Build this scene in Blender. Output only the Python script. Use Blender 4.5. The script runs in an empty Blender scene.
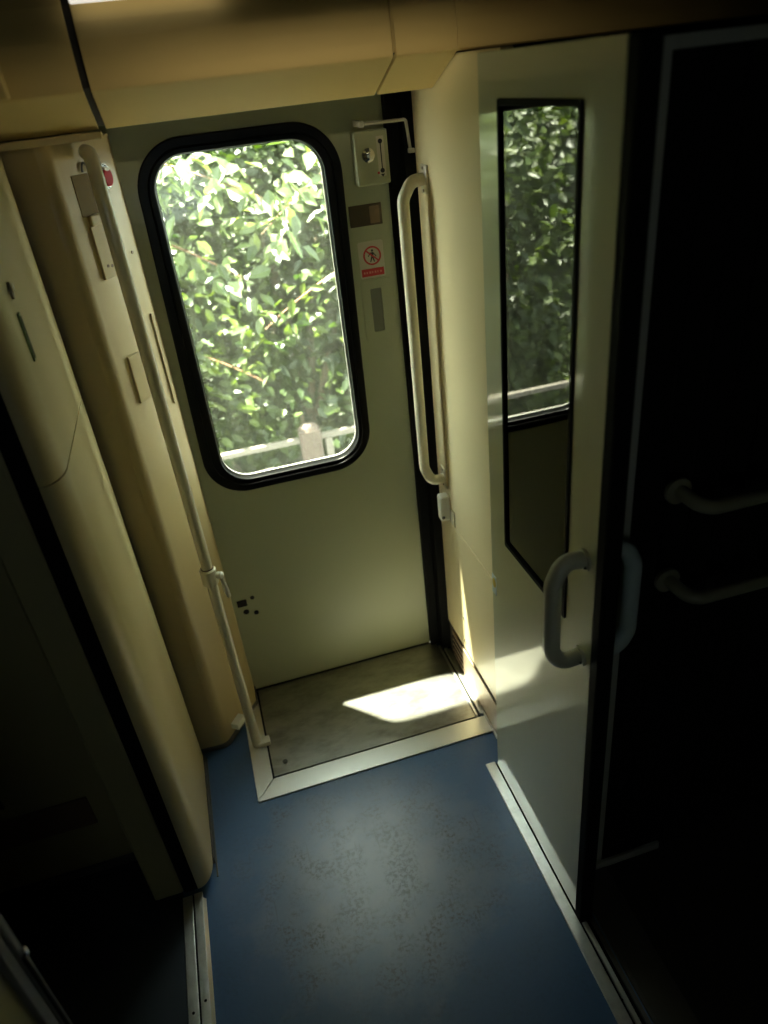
import bpy, bmesh, math, random
import numpy as np
from mathutils import Matrix, Vector
random.seed(7)
rng = np.random.default_rng(11)
S = bpy.context.scene
COL = S.collection

# ------------------------------------------------------------------ camera
cam_d = bpy.data.cameras.new('camera')
cam = bpy.data.objects.new('camera', cam_d)
COL.objects.link(cam)
cam_d.sensor_fit = 'AUTO'
cam_d.sensor_width = 36.0
cam_d.lens = 36.0 * 729.6 / 1024.0
cam_d.clip_start = 0.02
cam_d.clip_end = 200
cam_d.dof.use_dof = True
cam_d.dof.focus_distance = 2.1
cam_d.dof.aperture_fstop = 1.8
ROT = ((0.9561042576474135, 0.22634689010603062, -0.18609603393897714),
       (-0.2751777869015555, 0.4752881449135467, -0.8356903522840272),
       (-0.10070667358447787, 0.8502165986641098, 0.51671065525261))
cam.matrix_world = Matrix.Translation((0, 0, 2.1)) @ Matrix(ROT).to_4x4()
S.camera = cam

# ------------------------------------------------------------------ light
S.view_settings.view_transform = 'Standard'
S.view_settings.look = 'None'
S.view_settings.gamma = 1.0
S.view_settings.use_curve_mapping = False
S.view_settings.exposure = 0.0
w = bpy.data.worlds.new('world')
S.world = w
w.use_nodes = True
nt = w.node_tree
nt.nodes.clear()
wo = nt.nodes.new('ShaderNodeOutputWorld')
bg = nt.nodes.new('ShaderNodeBackground')
bg.inputs['Color'].default_value = (0.86, 0.95, 1.0, 1)
bg.inputs['Strength'].default_value = 13.0
nt.links.new(bg.outputs[0], wo.inputs[0])
sd = bpy.data.lights.new('sun', 'SUN')
sd.energy = 145.0
sd.angle = math.radians(1.0)
sd.color = (1.0, 0.95, 0.84)
sun = bpy.data.objects.new('sun', sd)
COL.objects.link(sun)
sun.rotation_euler = Vector((0.208, -0.205, -1.0)).to_track_quat('-Z', 'Y').to_euler()
sun.location = (-1, 4, 6)
S.cycles.max_bounces = 12
S.cycles.diffuse_bounces = 8
S.cycles.glossy_bounces = 5
S.cycles.transparent_max_bounces = 12
S.cycles.sample_clamp_indirect = 8.0
S.cycles.caustics_reflective = True
S.cycles.blur_glossy = 1.0

# ------------------------------------------------------------------ materials
def new_mat(name):
    m = bpy.data.materials.new(name)
    m.use_nodes = True
    return m, m.node_tree, m.node_tree.nodes['Principled BSDF']

def paint(name, col, rough=0.45, metal=0.0, coat=0.0, var=0.06, vscale=3.0, bump=0.0, bscale=200.0, spec=0.5,
          dirt=None, dirt_amt=0.5, dscale=6.0, stretch=(1, 1, 1), rvar=0.08):
    m, t, b = new_mat(name)
    N, Lk = t.nodes, t.links
    tc = N.new('ShaderNodeTexCoord')
    mp = N.new('ShaderNodeMapping')
    mp.inputs['Scale'].default_value = stretch
    Lk.new(tc.outputs['Object'], mp.inputs[0])
    n1 = N.new('ShaderNodeTexNoise')
    n1.inputs['Scale'].default_value = vscale
    n1.inputs['Detail'].default_value = 5
    Lk.new(mp.outputs[0], n1.inputs['Vector'])
    mx = N.new('ShaderNodeMix'); mx.data_type = 'RGBA'
    c = list(col) + [1]
    mx.inputs['A'].default_value = [max(0, v * (1 - var)) for v in col] + [1]
    mx.inputs['B'].default_value = [min(1, v * (1 + var)) for v in col] + [1]
    Lk.new(n1.outputs['Fac'], mx.inputs['Factor'])
    out = mx.outputs['Result']
    if dirt is not None:
        n2 = N.new('ShaderNodeTexNoise')
        n2.inputs['Scale'].default_value = dscale
        n2.inputs['Detail'].default_value = 9
        n2.inputs['Roughness'].default_value = 0.7
        Lk.new(mp.outputs[0], n2.inputs['Vector'])
        rp = N.new('ShaderNodeValToRGB')
        rp.color_ramp.elements[0].position = 0.45
        rp.color_ramp.elements[1].position = 0.72
        rp.color_ramp.elements[1].color = (dirt_amt,) * 3 + (1,)
        Lk.new(n2.outputs['Fac'], rp.inputs[0])
        m2 = N.new('ShaderNodeMix'); m2.data_type = 'RGBA'
        Lk.new(rp.outputs[0], m2.inputs['Factor'])
        Lk.new(out, m2.inputs['A'])
        m2.inputs['B'].default_value = list(dirt) + [1]
        out = m2.outputs['Result']
    Lk.new(out, b.inputs['Base Color'])
    mr = N.new('ShaderNodeMapRange')
    mr.inputs['To Min'].default_value = max(0.02, rough - rvar)
    mr.inputs['To Max'].default_value = min(1, rough + rvar)
    Lk.new(n1.outputs['Fac'], mr.inputs['Value'])
    Lk.new(mr.outputs[0], b.inputs['Roughness'])
    b.inputs['Metallic'].default_value = metal
    b.inputs['Specular IOR Level'].default_value = spec
    b.inputs['Coat Weight'].default_value = coat
    b.inputs['Coat Roughness'].default_value = 0.08
    if bump > 0:
        n3 = N.new('ShaderNodeTexNoise')
        n3.inputs['Scale'].default_value = bscale
        Lk.new(mp.outputs[0], n3.inputs['Vector'])
        bp = N.new('ShaderNodeBump')
        bp.inputs['Strength'].default_value = bump
        bp.inputs['Distance'].default_value = 0.001
        Lk.new(n3.outputs['Fac'], bp.inputs['Height'])
        Lk.new(bp.outputs[0], b.inputs['Normal'])
    return m

def floor_vinyl():
    m, t, b = new_mat('blue_vinyl')
    N, Lk = t.nodes, t.links
    tc = N.new('ShaderNodeTexCoord')
    base = N.new('ShaderNodeTexNoise'); base.inputs['Scale'].default_value = 2.5; base.inputs['Detail'].default_value = 4
    Lk.new(tc.outputs['Object'], base.inputs['Vector'])
    mx = N.new('ShaderNodeMix'); mx.data_type = 'RGBA'
    mx.inputs['A'].default_value = (0.052, 0.110, 0.225, 1)
    mx.inputs['B'].default_value = (0.064, 0.132, 0.260, 1)
    Lk.new(base.outputs['Fac'], mx.inputs['Factor'])
    # worn patch, its grey tone and falloff also painting the floor's window sheen
    mp = N.new('ShaderNodeMapping')
    mp.inputs['Location'].default_value = (-0.15, -1.36, 0)
    Lk.new(tc.outputs['Object'], mp.inputs[0])
    sc = N.new('ShaderNodeVectorMath'); sc.operation = 'MULTIPLY'
    sc.inputs[1].default_value = (1 / 0.40, 1 / 0.38, 0)
    Lk.new(mp.outputs[0], sc.inputs[0])
    ln = N.new('ShaderNodeVectorMath'); ln.operation = 'LENGTH'
    Lk.new(sc.outputs[0], ln.inputs[0])
    wn = N.new('ShaderNodeTexNoise'); wn.inputs['Scale'].default_value = 7; wn.inputs['Detail'].default_value = 8; wn.inputs['Roughness'].default_value = 0.65
    Lk.new(tc.outputs['Object'], wn.inputs['Vector'])
    ad = N.new('ShaderNodeMath'); ad.operation = 'MULTIPLY_ADD'
    ad.inputs[1].default_value = 1.2; ad.inputs[2].default_value = -0.6
    Lk.new(wn.outputs['Fac'], ad.inputs[0])
    sm = N.new('ShaderNodeMath'); sm.operation = 'ADD'
    Lk.new(ad.outputs[0], sm.inputs[0]); Lk.new(ln.outputs['Value'], sm.inputs[1])
    wr = N.new('ShaderNodeMapRange'); wr.inputs['From Min'].default_value = 0.25; wr.inputs['From Max'].default_value = 1.1
    wr.inputs['To Min'].default_value = 0.85; wr.inputs['To Max'].default_value = 0.0
    Lk.new(sm.outputs[0], wr.inputs['Value'])
    m2 = N.new('ShaderNodeMix'); m2.data_type = 'RGBA'
    Lk.new(wr.outputs[0], m2.inputs['Factor'])
    Lk.new(mx.outputs['Result'], m2.inputs['A'])
    m2.inputs['B'].default_value = (0.235, 0.235, 0.275, 1)
    # scuffs and spots, denser inside the worn, sheen-grey area
    sp = N.new('ShaderNodeTexNoise'); sp.inputs['Scale'].default_value = 85; sp.inputs['Detail'].default_value = 4; sp.inputs['Roughness'].default_value = 0.7
    Lk.new(tc.outputs['Object'], sp.inputs['Vector'])
    sr = N.new('ShaderNodeMapRange'); sr.inputs['From Min'].default_value = 0.46; sr.inputs['From Max'].default_value = 0.62
    Lk.new(sp.outputs['Fac'], sr.inputs['Value'])
    wa = N.new('ShaderNodeMath'); wa.operation = 'MULTIPLY_ADD'; wa.inputs[1].default_value = 0.95; wa.inputs[2].default_value = 0.08
    Lk.new(wr.outputs[0], wa.inputs[0])
    cl = N.new('ShaderNodeTexNoise'); cl.inputs['Scale'].default_value = 11; cl.inputs['Detail'].default_value = 5
    Lk.new(tc.outputs['Object'], cl.inputs['Vector'])
    cr = N.new('ShaderNodeMapRange'); cr.inputs['From Min'].default_value = 0.40; cr.inputs['From Max'].default_value = 0.62; cr.inputs['To Min'].default_value = 0.1; cr.inputs['To Max'].default_value = 2.0
    Lk.new(cl.outputs['Fac'], cr.inputs['Value'])
    c2 = N.new('ShaderNodeMath'); c2.operation = 'MULTIPLY'
    Lk.new(sr.outputs[0], c2.inputs[0]); Lk.new(cr.outputs[0], c2.inputs[1])
    sq = N.new('ShaderNodeMath'); sq.operation = 'MULTIPLY'; sq.use_clamp = True
    Lk.new(c2.outputs[0], sq.inputs[0]); Lk.new(wa.outputs[0], sq.inputs[1])
    m3 = N.new('ShaderNodeMix'); m3.data_type = 'RGBA'
    Lk.new(sq.outputs[0], m3.inputs['Factor'])
    Lk.new(m2.outputs['Result'], m3.inputs['A'])
    m3.inputs['B'].default_value = (0.018, 0.020, 0.026, 1)
    # long thin scratches
    mp2 = N.new('ShaderNodeMapping'); mp2.inputs['Scale'].default_value = (60, 5, 1); mp2.inputs['Rotation'].default_value = (0, 0, 0.12)
    Lk.new(tc.outputs['Object'], mp2.inputs[0])
    s2 = N.new('ShaderNodeTexNoise'); s2.inputs['Scale'].default_value = 1.2; s2.inputs['Detail'].default_value = 2
    Lk.new(mp2.outputs[0], s2.inputs['Vector'])
    r2 = N.new('ShaderNodeMapRange'); r2.inputs['From Min'].default_value = 0.66; r2.inputs['From Max'].default_value = 0.71; r2.inputs['To Max'].default_value = 0.7
    Lk.new(s2.outputs['Fac'], r2.inputs['Value'])
    q2 = N.new('ShaderNodeMath'); q2.operation = 'MULTIPLY'
    Lk.new(r2.outputs[0], q2.inputs[0]); Lk.new(wa.outputs[0], q2.inputs[1])
    m4 = N.new('ShaderNodeMix'); m4.data_type = 'RGBA'
    Lk.new(q2.outputs[0], m4.inputs['Factor'])
    Lk.new(m3.outputs['Result'], m4.inputs['A'])
    m4.inputs['B'].default_value = (0.02, 0.022, 0.028, 1)
    Lk.new(m4.outputs['Result'], b.inputs['Base Color'])
    b.inputs['Roughness'].default_value = 0.34
    b.inputs['Specular IOR Level'].default_value = 0.6
    bp = N.new('ShaderNodeBump'); bp.inputs['Strength'].default_value = 0.25; bp.inputs['Distance'].default_value = 0.001
    bn = N.new('ShaderNodeTexNoise'); bn.inputs['Scale'].default_value = 90
    Lk.new(tc.outputs['Object'], bn.inputs['Vector'])
    Lk.new(bn.outputs['Fac'], bp.inputs['Height']); Lk.new(bp.outputs[0], b.inputs['Normal'])
    return m

def glass_mat(name, tint, gloss=1.0, haze=0.0, hcol=(0.8, 0.85, 0.7)):
    m = bpy.data.materials.new(name); m.use_nodes = True
    t = m.node_tree; N, Lk = t.nodes, t.links
    N.clear()
    o = N.new('ShaderNodeOutputMaterial')
    tr = N.new('ShaderNodeBsdfTransparent'); tr.inputs[0].default_value = list(tint) + [1]
    gl = N.new('ShaderNodeBsdfGlossy'); gl.inputs['Roughness'].default_value = 0.0
    fr = N.new('ShaderNodeFresnel'); fr.inputs['IOR'].default_value = 1.5
    ge = N.new('ShaderNodeNewGeometry')   # same reflectance on both faces of the thin pane
    io = N.new('ShaderNodeMapRange'); io.inputs['To Min'].default_value = 1.5; io.inputs['To Max'].default_value = 1 / 1.5
    Lk.new(ge.outputs['Backfacing'], io.inputs['Value']); Lk.new(io.outputs[0], fr.inputs['IOR'])
    mu = N.new('ShaderNodeMath'); mu.operation = 'MULTIPLY'; mu.inputs[1].default_value = gloss; mu.use_clamp = True
    Lk.new(fr.outputs[0], mu.inputs[0])
    a = N.new('ShaderNodeMixShader')
    Lk.new(mu.outputs[0], a.inputs[0]); Lk.new(tr.outputs[0], a.inputs[1]); Lk.new(gl.outputs[0], a.inputs[2])
    last = a.outputs[0]
    if haze > 0:
        tc = N.new('ShaderNodeTexCoord')
        n = N.new('ShaderNodeTexNoise'); n.inputs['Scale'].default_value = 5; n.inputs['Detail'].default_value = 6
        mp = N.new('ShaderNodeMapping'); mp.inputs['Scale'].default_value = (4, 1, 1)
        Lk.new(tc.outputs['Object'], mp.inputs[0]); Lk.new(mp.outputs[0], n.inputs['Vector'])
        mr = N.new('ShaderNodeMapRange'); mr.inputs['From Min'].default_value = 0.3; mr.inputs['From Max'].default_value = 0.75
        mr.inputs['To Min'].default_value = haze * 0.5; mr.inputs['To Max'].default_value = haze * 1.5
        Lk.new(n.outputs['Fac'], mr.inputs['Value'])
        df = N.new('ShaderNodeBsdfDiffuse'); df.inputs[0].default_value = list(hcol) + [1]
        tl = N.new('ShaderNodeBsdfTranslucent'); tl.inputs[0].default_value = list(hcol) + [1]
        dm = N.new('ShaderNodeMixShader'); dm.inputs[0].default_value = 0.5
        Lk.new(df.outputs[0], dm.inputs[1]); Lk.new(tl.outputs[0], dm.inputs[2])
        b2 = N.new('ShaderNodeMixShader')
        Lk.new(mr.outputs[0], b2.inputs[0]); Lk.new(last, b2.inputs[1]); Lk.new(dm.outputs[0], b2.inputs[2])
        last = b2.outputs[0]
    Lk.new(last, o.inputs[0])
    return m

def leaf_mat(name, dark, light, trans=0.35, rough=0.45):
    m = bpy.data.materials.new(name); m.use_nodes = True
    t = m.node_tree; N, Lk = t.nodes, t.links
    N.clear()
    o = N.new('ShaderNodeOutputMaterial')
    g = N.new('ShaderNodeNewGeometry')
    oi = N.new('ShaderNodeObjectInfo')
    ad = N.new('ShaderNodeMath'); ad.operation = 'ADD'
    Lk.new(g.outputs['Random Per Island'], ad.inputs[0]); Lk.new(oi.outputs['Random'], ad.inputs[1])
    fr = N.new('ShaderNodeMath'); fr.operation = 'FRACT'
    Lk.new(ad.outputs[0], fr.inputs[0])
    mx = N.new('ShaderNodeMix'); mx.data_type = 'RGBA'
    mx.inputs['A'].default_value = list(dark) + [1]; mx.inputs['B'].default_value = list(light) + [1]
    Lk.new(fr.outputs[0], mx.inputs['Factor'])
    p = N.new('ShaderNodeBsdfPrincipled'); p.inputs['Roughness'].default_value = rough
    Lk.new(mx.outputs['Result'], p.inputs['Base Color'])
    tl = N.new('ShaderNodeBsdfTranslucent')
    hs = N.new('ShaderNodeMix'); hs.data_type = 'RGBA'; hs.blend_type = 'MULTIPLY'; hs.inputs['Factor'].default_value = 1
    Lk.new(mx.outputs['Result'], hs.inputs['A']); hs.inputs['B'].default_value = (1.5, 1.5, 0.6, 1)
    Lk.new(hs.outputs['Result'], tl.inputs[0])
    ms = N.new('ShaderNodeMixShader'); ms.inputs[0].default_value = trans
    Lk.new(p.outputs[0], ms.inputs[1]); Lk.new(tl.outputs[0], ms.inputs[2])
    Lk.new(ms.outputs[0], o.inputs[0])
    return m

CREAM = paint('cream_laminate', (0.62, 0.49, 0.22), 0.38, coat=0.12, var=0.04, bump=0.08, bscale=500)
CREAM_CEIL = paint('cream_ceiling_panel', (0.60, 0.45, 0.17), 0.6, spec=0.3, var=0.04)
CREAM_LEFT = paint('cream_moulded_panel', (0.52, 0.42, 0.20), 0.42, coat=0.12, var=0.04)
DOORP = paint('grey_green_door_paint', (0.40, 0.42, 0.26), 0.42, coat=0.15, var=0.04, vscale=1.5)
LEAFP = paint('pale_gloss_door_laminate', (0.56, 0.55, 0.36), 0.5, coat=1.0, var=0.02, rvar=0.0)
WALLR = paint('warm_white_laminate', (0.74, 0.62, 0.36), 0.38, coat=0.2, var=0.03)
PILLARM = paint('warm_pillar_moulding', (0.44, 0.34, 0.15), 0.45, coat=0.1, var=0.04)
POCKET = paint('shaded_cream_recess', (0.17, 0.115, 0.04), 0.7, spec=0.2)  # cream darkened to paint the shade of a recess
OLIVE = paint('olive_wall', (0.30, 0.27, 0.13), 0.6, var=0.05)
BROWN = paint('dark_brown_kick_panel', (0.14, 0.09, 0.05), 0.6)
RUBBER = paint('black_rubber', (0.005, 0.005, 0.005), 0.75, var=0.2, spec=0.12)
RUBBER_G = paint('glossy_window_rubber', (0.005, 0.005, 0.005), 0.33, var=0.1, spec=0.18, rvar=0.02)
BELLOW = paint('dark_bellows_rubber', (0.008, 0.008, 0.007), 0.8, spec=0.1)
STEEL = paint('brushed_steel', (0.48, 0.465, 0.41), 0.30, metal=0.97, var=0.3, vscale=5, stretch=(1.0, 2.2, 1.0),
              dirt=(0.10, 0.085, 0.06), dirt_amt=0.55, dscale=7, rvar=0.04, bump=0.04, bscale=60)
STEEL_E = paint('edge_steel', (0.84, 0.82, 0.75), 0.33, metal=0.92, var=0.03, vscale=12, rvar=0.01)
ALU = paint('aluminium_track', (0.80, 0.79, 0.74), 0.34, metal=0.85, var=0.15, vscale=20, dirt=(0.35, 0.32, 0.27), dirt_amt=0.3, dscale=30, rvar=0.02)
DIRTY = paint('stained_base_metal', (0.42, 0.34, 0.25), 0.4, metal=0.4, var=0.2, vscale=20, dirt=(0.28, 0.14, 0.07), dirt_amt=0.6, dscale=30)
CHROME = paint('chrome', (0.75, 0.74, 0.70), 0.12, metal=1.0, var=0.03)
RAIL = paint('cream_rail_enamel', (0.66, 0.60, 0.42), 0.30, coat=0.6, var=0.02)
RAILG = paint('grey_cream_rail_enamel', (0.52, 0.50, 0.40), 0.30, coat=0.6, var=0.02)
WHITEP = paint('white_plastic', (0.78, 0.76, 0.64), 0.4, coat=0.2)
RED = paint('red_plastic', (0.42, 0.006, 0.012), 0.55, spec=0.25)
REDINK = paint('red_ink', (0.55, 0.03, 0.03), 0.5)
REDTXT = paint('pale_red_ink', (0.72, 0.28, 0.24), 0.5)
DARKRED = paint('dark_red_ink', (0.30, 0.03, 0.02), 0.5)
BLACKINK = paint('black_ink', (0.012, 0.012, 0.010), 0.5)
STICK = paint('sticker_white', (0.56, 0.53, 0.42), 0.5)
BRASS = paint('brown_label_plate', (0.07, 0.05, 0.025), 0.35, metal=0.5)
BRASS2 = paint('brown_label_plate_light', (0.20, 0.13, 0.07), 0.4, metal=0.3)
YELLOW = paint('yellow_mark', (0.7, 0.5, 0.05), 0.4)
BLUEW = paint('blue_white_mark', (0.6, 0.68, 0.75), 0.4)
GREYSLOT = paint('grey_recess', (0.16, 0.17, 0.12), 0.5)
GREENM = paint('green_slot_metal', (0.16, 0.22, 0.09), 0.3, metal=0.6)
DARKGAP = paint('gap_shadow_liner', (0.02, 0.017, 0.012), 0.8)
FLOORM = floor_vinyl()
FLOORD = paint('dark_gangway_floor', (0.035, 0.032, 0.028), 0.5, var=0.2)
FLOOR_SHADE = paint('shade_toned_vinyl', (0.018, 0.026, 0.036), 0.55, var=0.1)  # the blue vinyl, darkened in colour to stand for shade in the compartment
GREYPL = paint('dark_grey_plate', (0.10, 0.095, 0.085), 0.5, metal=0.3, var=0.2)
STRIPM = paint('dull_frame_metal', (0.45, 0.45, 0.40), 0.5, metal=0.3)
SHELL = paint('dark_shell', (0.10, 0.09, 0.06), 0.8)
GLASS = glass_mat('window_glass', (0.93, 0.97, 0.90), 1.0, haze=0.018)
GLASS2 = glass_mat('dark_tinted_glass', (0.10, 0.12, 0.09), 1.4)
GLASS3 = glass_mat('fill_pane_glass', (0.45, 0.47, 0.45), 1.0)
RAILD = paint('dark_rail_enamel', (0.24, 0.23, 0.15), 0.35, coat=0.4)
GREYRAIL = paint('bluish_grey_handle', (0.42, 0.50, 0.50), 0.35, coat=0.3)
WOODW = paint('weathered_white_rail', (0.11, 0.092, 0.075), 0.6, var=0.08)
POSTM = paint('concrete_post', (0.070, 0.047, 0.036), 0.8, var=0.12, vscale=20)
BARK = paint('bark', (0.14, 0.11, 0.07), 0.9, var=0.3, vscale=15)
REDSTEM = paint('reddish_stem', (0.2, 0.09, 0.045), 0.6)
GRASSG = paint('bank_soil_and_grass', (0.02, 0.03, 0.008), 0.95, var=0.5, vscale=8)
BALLAST = paint('ballast_ground', (0.12, 0.11, 0.09), 0.95, var=0.35, vscale=40)
LEAF_A = leaf_mat('leaf_mid_green', (0.013, 0.031, 0.0024), (0.062, 0.090, 0.005))
LEAF_B = leaf_mat('leaf_deep_green', (0.007, 0.018, 0.002), (0.036, 0.060, 0.0045))
LEAF_C = leaf_mat('leaf_pale_green', (0.030, 0.054, 0.015), (0.110, 0.142, 0.056), trans=0.3)
LIGHT = bpy.data.materials.new('lamp_diffuser'); LIGHT.use_nodes = True
_b = LIGHT.node_tree.nodes['Principled BSDF']
_b.inputs['Base Color'].default_value = (0.9, 0.88, 0.8, 1)
_b.inputs['Emission Color'].default_value = (1.0, 0.95, 0.82, 1)
_b.inputs['Emission Strength'].default_value = 0.8

ADDED_WASH = LIGHT.copy(); ADDED_WASH.name = 'added_warm_lamp'  # emission of the lamp added to brighten the cove
ADDED_WASH.node_tree.nodes['Principled BSDF'].inputs['Emission Color'].default_value = (1.0, 0.86, 0.60, 1)
ADDED_WASH.node_tree.nodes['Principled BSDF'].inputs['Emission Strength'].default_value = 20.0
# ------------------------------------------------------------------ builders
def props(o, label=None, cat=None, group=None, kind=None):
    if label: o['label'] = label
    if cat: o['category'] = cat
    if group: o['group'] = group
    if kind: o['kind'] = kind
    return o

def thing(name, loc, label, cat, group=None, kind=None):
    o = bpy.data.objects.new(name, None)
    o.empty_display_size = 0.05
    COL.objects.link(o)
    o.location = loc
    o['_base'] = [float(v) for v in loc]
    return props(o, label, cat, group, kind)

class MB:
    def __init__(s): s.bm = bmesh.new()
    def box(s, x0, x1, y0, y1, z0, z1, bev=0.0, seg=2):
        vs = [s.bm.verts.new(p) for p in ((x0,y0,z0),(x1,y0,z0),(x1,y1,z0),(x0,y1,z0),(x0,y0,z1),(x1,y0,z1),(x1,y1,z1),(x0,y1,z1))]
        fs = [s.bm.faces.new([vs[i] for i in f]) for f in ((0,3,2,1),(4,5,6,7),(0,1,5,4),(1,2,6,5),(2,3,7,6),(3,0,4,7))]
        if bev:
            es = list({e for f in fs for e in f.edges})
            bmesh.ops.bevel(s.bm, geom=es, offset=bev, segments=seg, affect='EDGES', profile=0.5)
        return s
    def obox(s, c, ux, uy, uz, hx, hy, hz, bev=0.0):
        c = Vector(c); ux = Vector(ux).normalized(); uy = Vector(uy).normalized(); uz = Vector(uz).normalized()
        P = lambda a, b, d: c + ux * hx * a + uy * hy * b + uz * hz * d
        vs = [s.bm.verts.new(P(*q)) for q in ((-1,-1,-1),(1,-1,-1),(1,1,-1),(-1,1,-1),(-1,-1,1),(1,-1,1),(1,1,1),(-1,1,1))]
        fs = [s.bm.faces.new([vs[i] for i in f]) for f in ((0,3,2,1),(4,5,6,7),(0,1,5,4),(1,2,6,5),(2,3,7,6),(3,0,4,7))]
        if bev:
            es = list({e for f in fs for e in f.edges})
            bmesh.ops.bevel(s.bm, geom=es, offset=bev, segments=2, affect='EDGES', profile=0.5)
        return s
    def prism(s, poly, f):
        """poly: 2-D points; f(u, v, k) -> 3-D for k = 0 and 1."""
        a = [s.bm.verts.new(f(u, v, 0)) for u, v in poly]
        b = [s.bm.verts.new(f(u, v, 1)) for u, v in poly]
        s.bm.faces.new(a); s.bm.faces.new(b[::-1])
        n = len(poly)
        for i in range(n):
            s.bm.faces.new((a[i], b[i], b[(i+1) % n], a[(i+1) % n]))
        return s
    def ring(s, outer, inner, f):
        """frame between two closed loops with as many points each."""
        n = len(outer)
        L = [[s.bm.verts.new(f(u, v, k)) for u, v in lp] for k in (0, 1) for lp in (outer, inner)]
        for i in range(n):
            j = (i + 1) % n
            s.bm.faces.new((L[0][i], L[0][j], L[1][j], L[1][i]))
            s.bm.faces.new((L[2][i], L[3][i], L[3][j], L[2][j]))
            s.bm.faces.new((L[0][i], L[2][i], L[2][j], L[0][j]))
            s.bm.faces.new((L[1][i], L[1][j], L[3][j], L[3][i]))
        return s
    def tube(s, pts, r, n=16, cap=True, closed=False):
        pts = [Vector(p) for p in pts]
        rings = []
        up = Vector((0.13, 0.27, 0.95)).normalized()
        m = len(pts)
        prev = None
        for i, p in enumerate(pts):
            if closed: d = (pts[(i+1) % m] - pts[i-1]).normalized()
            else:
                d = (pts[min(i+1, m-1)] - pts[max(i-1, 0)]).normalized()
            if prev is None:
                a = d.cross(up)
                if a.length < 0.1: a = d.cross(Vector((1, 0, 0)))
            else:
                a = prev - d * prev.dot(d)
            a.normalize(); prev = a
            b = d.cross(a)
            rr = r[i] if isinstance(r, (list, tuple)) else r
            rings.append([s.bm.verts.new(p + (a * math.cos(2*math.pi*k/n) + b * math.sin(2*math.pi*k/n)) * rr) for k in range(n)])
        rg = range(m) if closed else range(m - 1)
        for i in rg:
            A, B = rings[i], rings[(i+1) % m]
            for k in range(n):
                s.bm.faces.new((A[k], A[(k+1) % n], B[(k+1) % n], B[k]))
        if cap and not closed:
            s.bm.faces.new(rings[0][::-1]); s.bm.faces.new(rings[-1])
        return s
    def out(s, name, mat, parent=None, smooth=False, bevel=0.0, label=None, cat=None, group=None, kind=None, loc=None, wn=False):
        bm = s.bm
        bmesh.ops.recalc_face_normals(bm, faces=bm.faces)
        base = Vector((0, 0, 0))
        if parent is not None:
            q = parent
            while q.parent: q = q.parent
            base = Vector(q.get('_base', (0, 0, 0)))
        elif loc is not None: base = Vector(loc)
        if base.length: bmesh.ops.translate(bm, verts=bm.verts, vec=-base)
        me = bpy.data.meshes.new(name)
        bm.to_mesh(me); bm.free()
        o = bpy.data.objects.new(name, me)
        COL.objects.link(o)
        me.materials.append(mat)
        if parent is not None: o.parent = parent
        elif loc is not None: o.location = loc; o['_base'] = [float(v) for v in loc]
        if smooth:
            me.shade_smooth()
            try: me.set_sharp_from_angle(angle=math.radians(40))
            except Exception: pass
        if wn:
            o.modifiers.new('normals', 'WEIGHTED_NORMAL').keep_sharp = True
        if bevel:
            md = o.modifiers.new('bevel', 'BEVEL'); md.width = bevel; md.segments = 2; md.limit_method = 'ANGLE'
        return props(o, label, cat, group, kind)

def rrect(u0, u1, v0, v1, r, seg=10):
    pts = []
    for cx, cy, a0 in ((u1-r, v1-r, 0), (u0+r, v1-r, 90), (u0+r, v0+r, 180), (u1-r, v0+r, 270)):
        for k in range(seg + 1):
            a = math.radians(a0 + 90 * k / seg)
            pts.append((cx + r * math.cos(a), cy + r * math.sin(a)))
    return pts

def fillet(pts, r, seg=8):
    """round the corners of an open polyline."""
    P = [Vector(p) for p in pts]
    out = [P[0]]
    for i in range(1, len(P) - 1):
        a = (P[i-1] - P[i]).normalized(); b = (P[i+1] - P[i]).normalized()
        ang = a.angle(b)
        d = min(r / math.tan(ang / 2), (P[i-1]-P[i]).length * 0.49, (P[i+1]-P[i]).length * 0.49)
        rr = d * math.tan(ang / 2)
        c = P[i] + (a + b).normalized() * (rr / math.sin(ang / 2))
        s = P[i] + a * d - c; e = P[i] + b * d - c
        tot = s.angle(e)
        for k in range(seg + 1):
            t = k / seg
            v = (s * math.sin((1-t) * tot) + e * math.sin(t * tot)) / math.sin(tot)
            out.append(c + v)
    out.append(P[-1])
    return out

def yplane(y0, y1): return lambda u, v, k: (u, y1 if k else y0, v)
def xplane(x0, x1): return lambda u, v, k: (x1 if k else x0, u, v)
def zplane(z0, z1): return lambda u, v, k: (u, v, z1 if k else z0)

def slab_with_hole(name, mat, parent, u0, u1, v0, v1, hole, f, **kw):
    """a board with a rounded hole: hole = rrect points (4 arcs)."""
    n = len(hole) // 4
    outer = []
    cs = ((u1, v1), (u0, v1), (u0, v0), (u1, v0))
    for i in range(4):
        c = cs[i]
        for k in range(n):
            hu, hv = hole[i*n + k]
            t = k / (n - 1)
            if i == 0: p = (c[0], hv + (c[1]-hv) * min(1, 2*t)) if t < .5 else (hu + (c[0]-hu) * min(1, 2*(1-t)), c[1])
            elif i == 1: p = (hu + (c[0]-hu) * min(1, 2*t), c[1]) if t < .5 else (c[0], hv + (c[1]-hv) * min(1, 2*(1-t)))
            elif i == 2: p = (c[0], hv + (c[1]-hv) * min(1, 2*t)) if t < .5 else (hu + (c[0]-hu) * min(1, 2*(1-t)), c[1])
            else: p = (hu + (c[0]-hu) * min(1, 2*t), c[1]) if t < .5 else (c[0], hv + (c[1]-hv) * min(1, 2*(1-t)))
            outer.append(p)
    return MB().ring(outer, hole, f).out(name, mat, parent, **kw)

def shift(loop, d, cu, cv):
    """loop offset for nested rounded rectangles handled by rrect itself."""
    return loop

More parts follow.
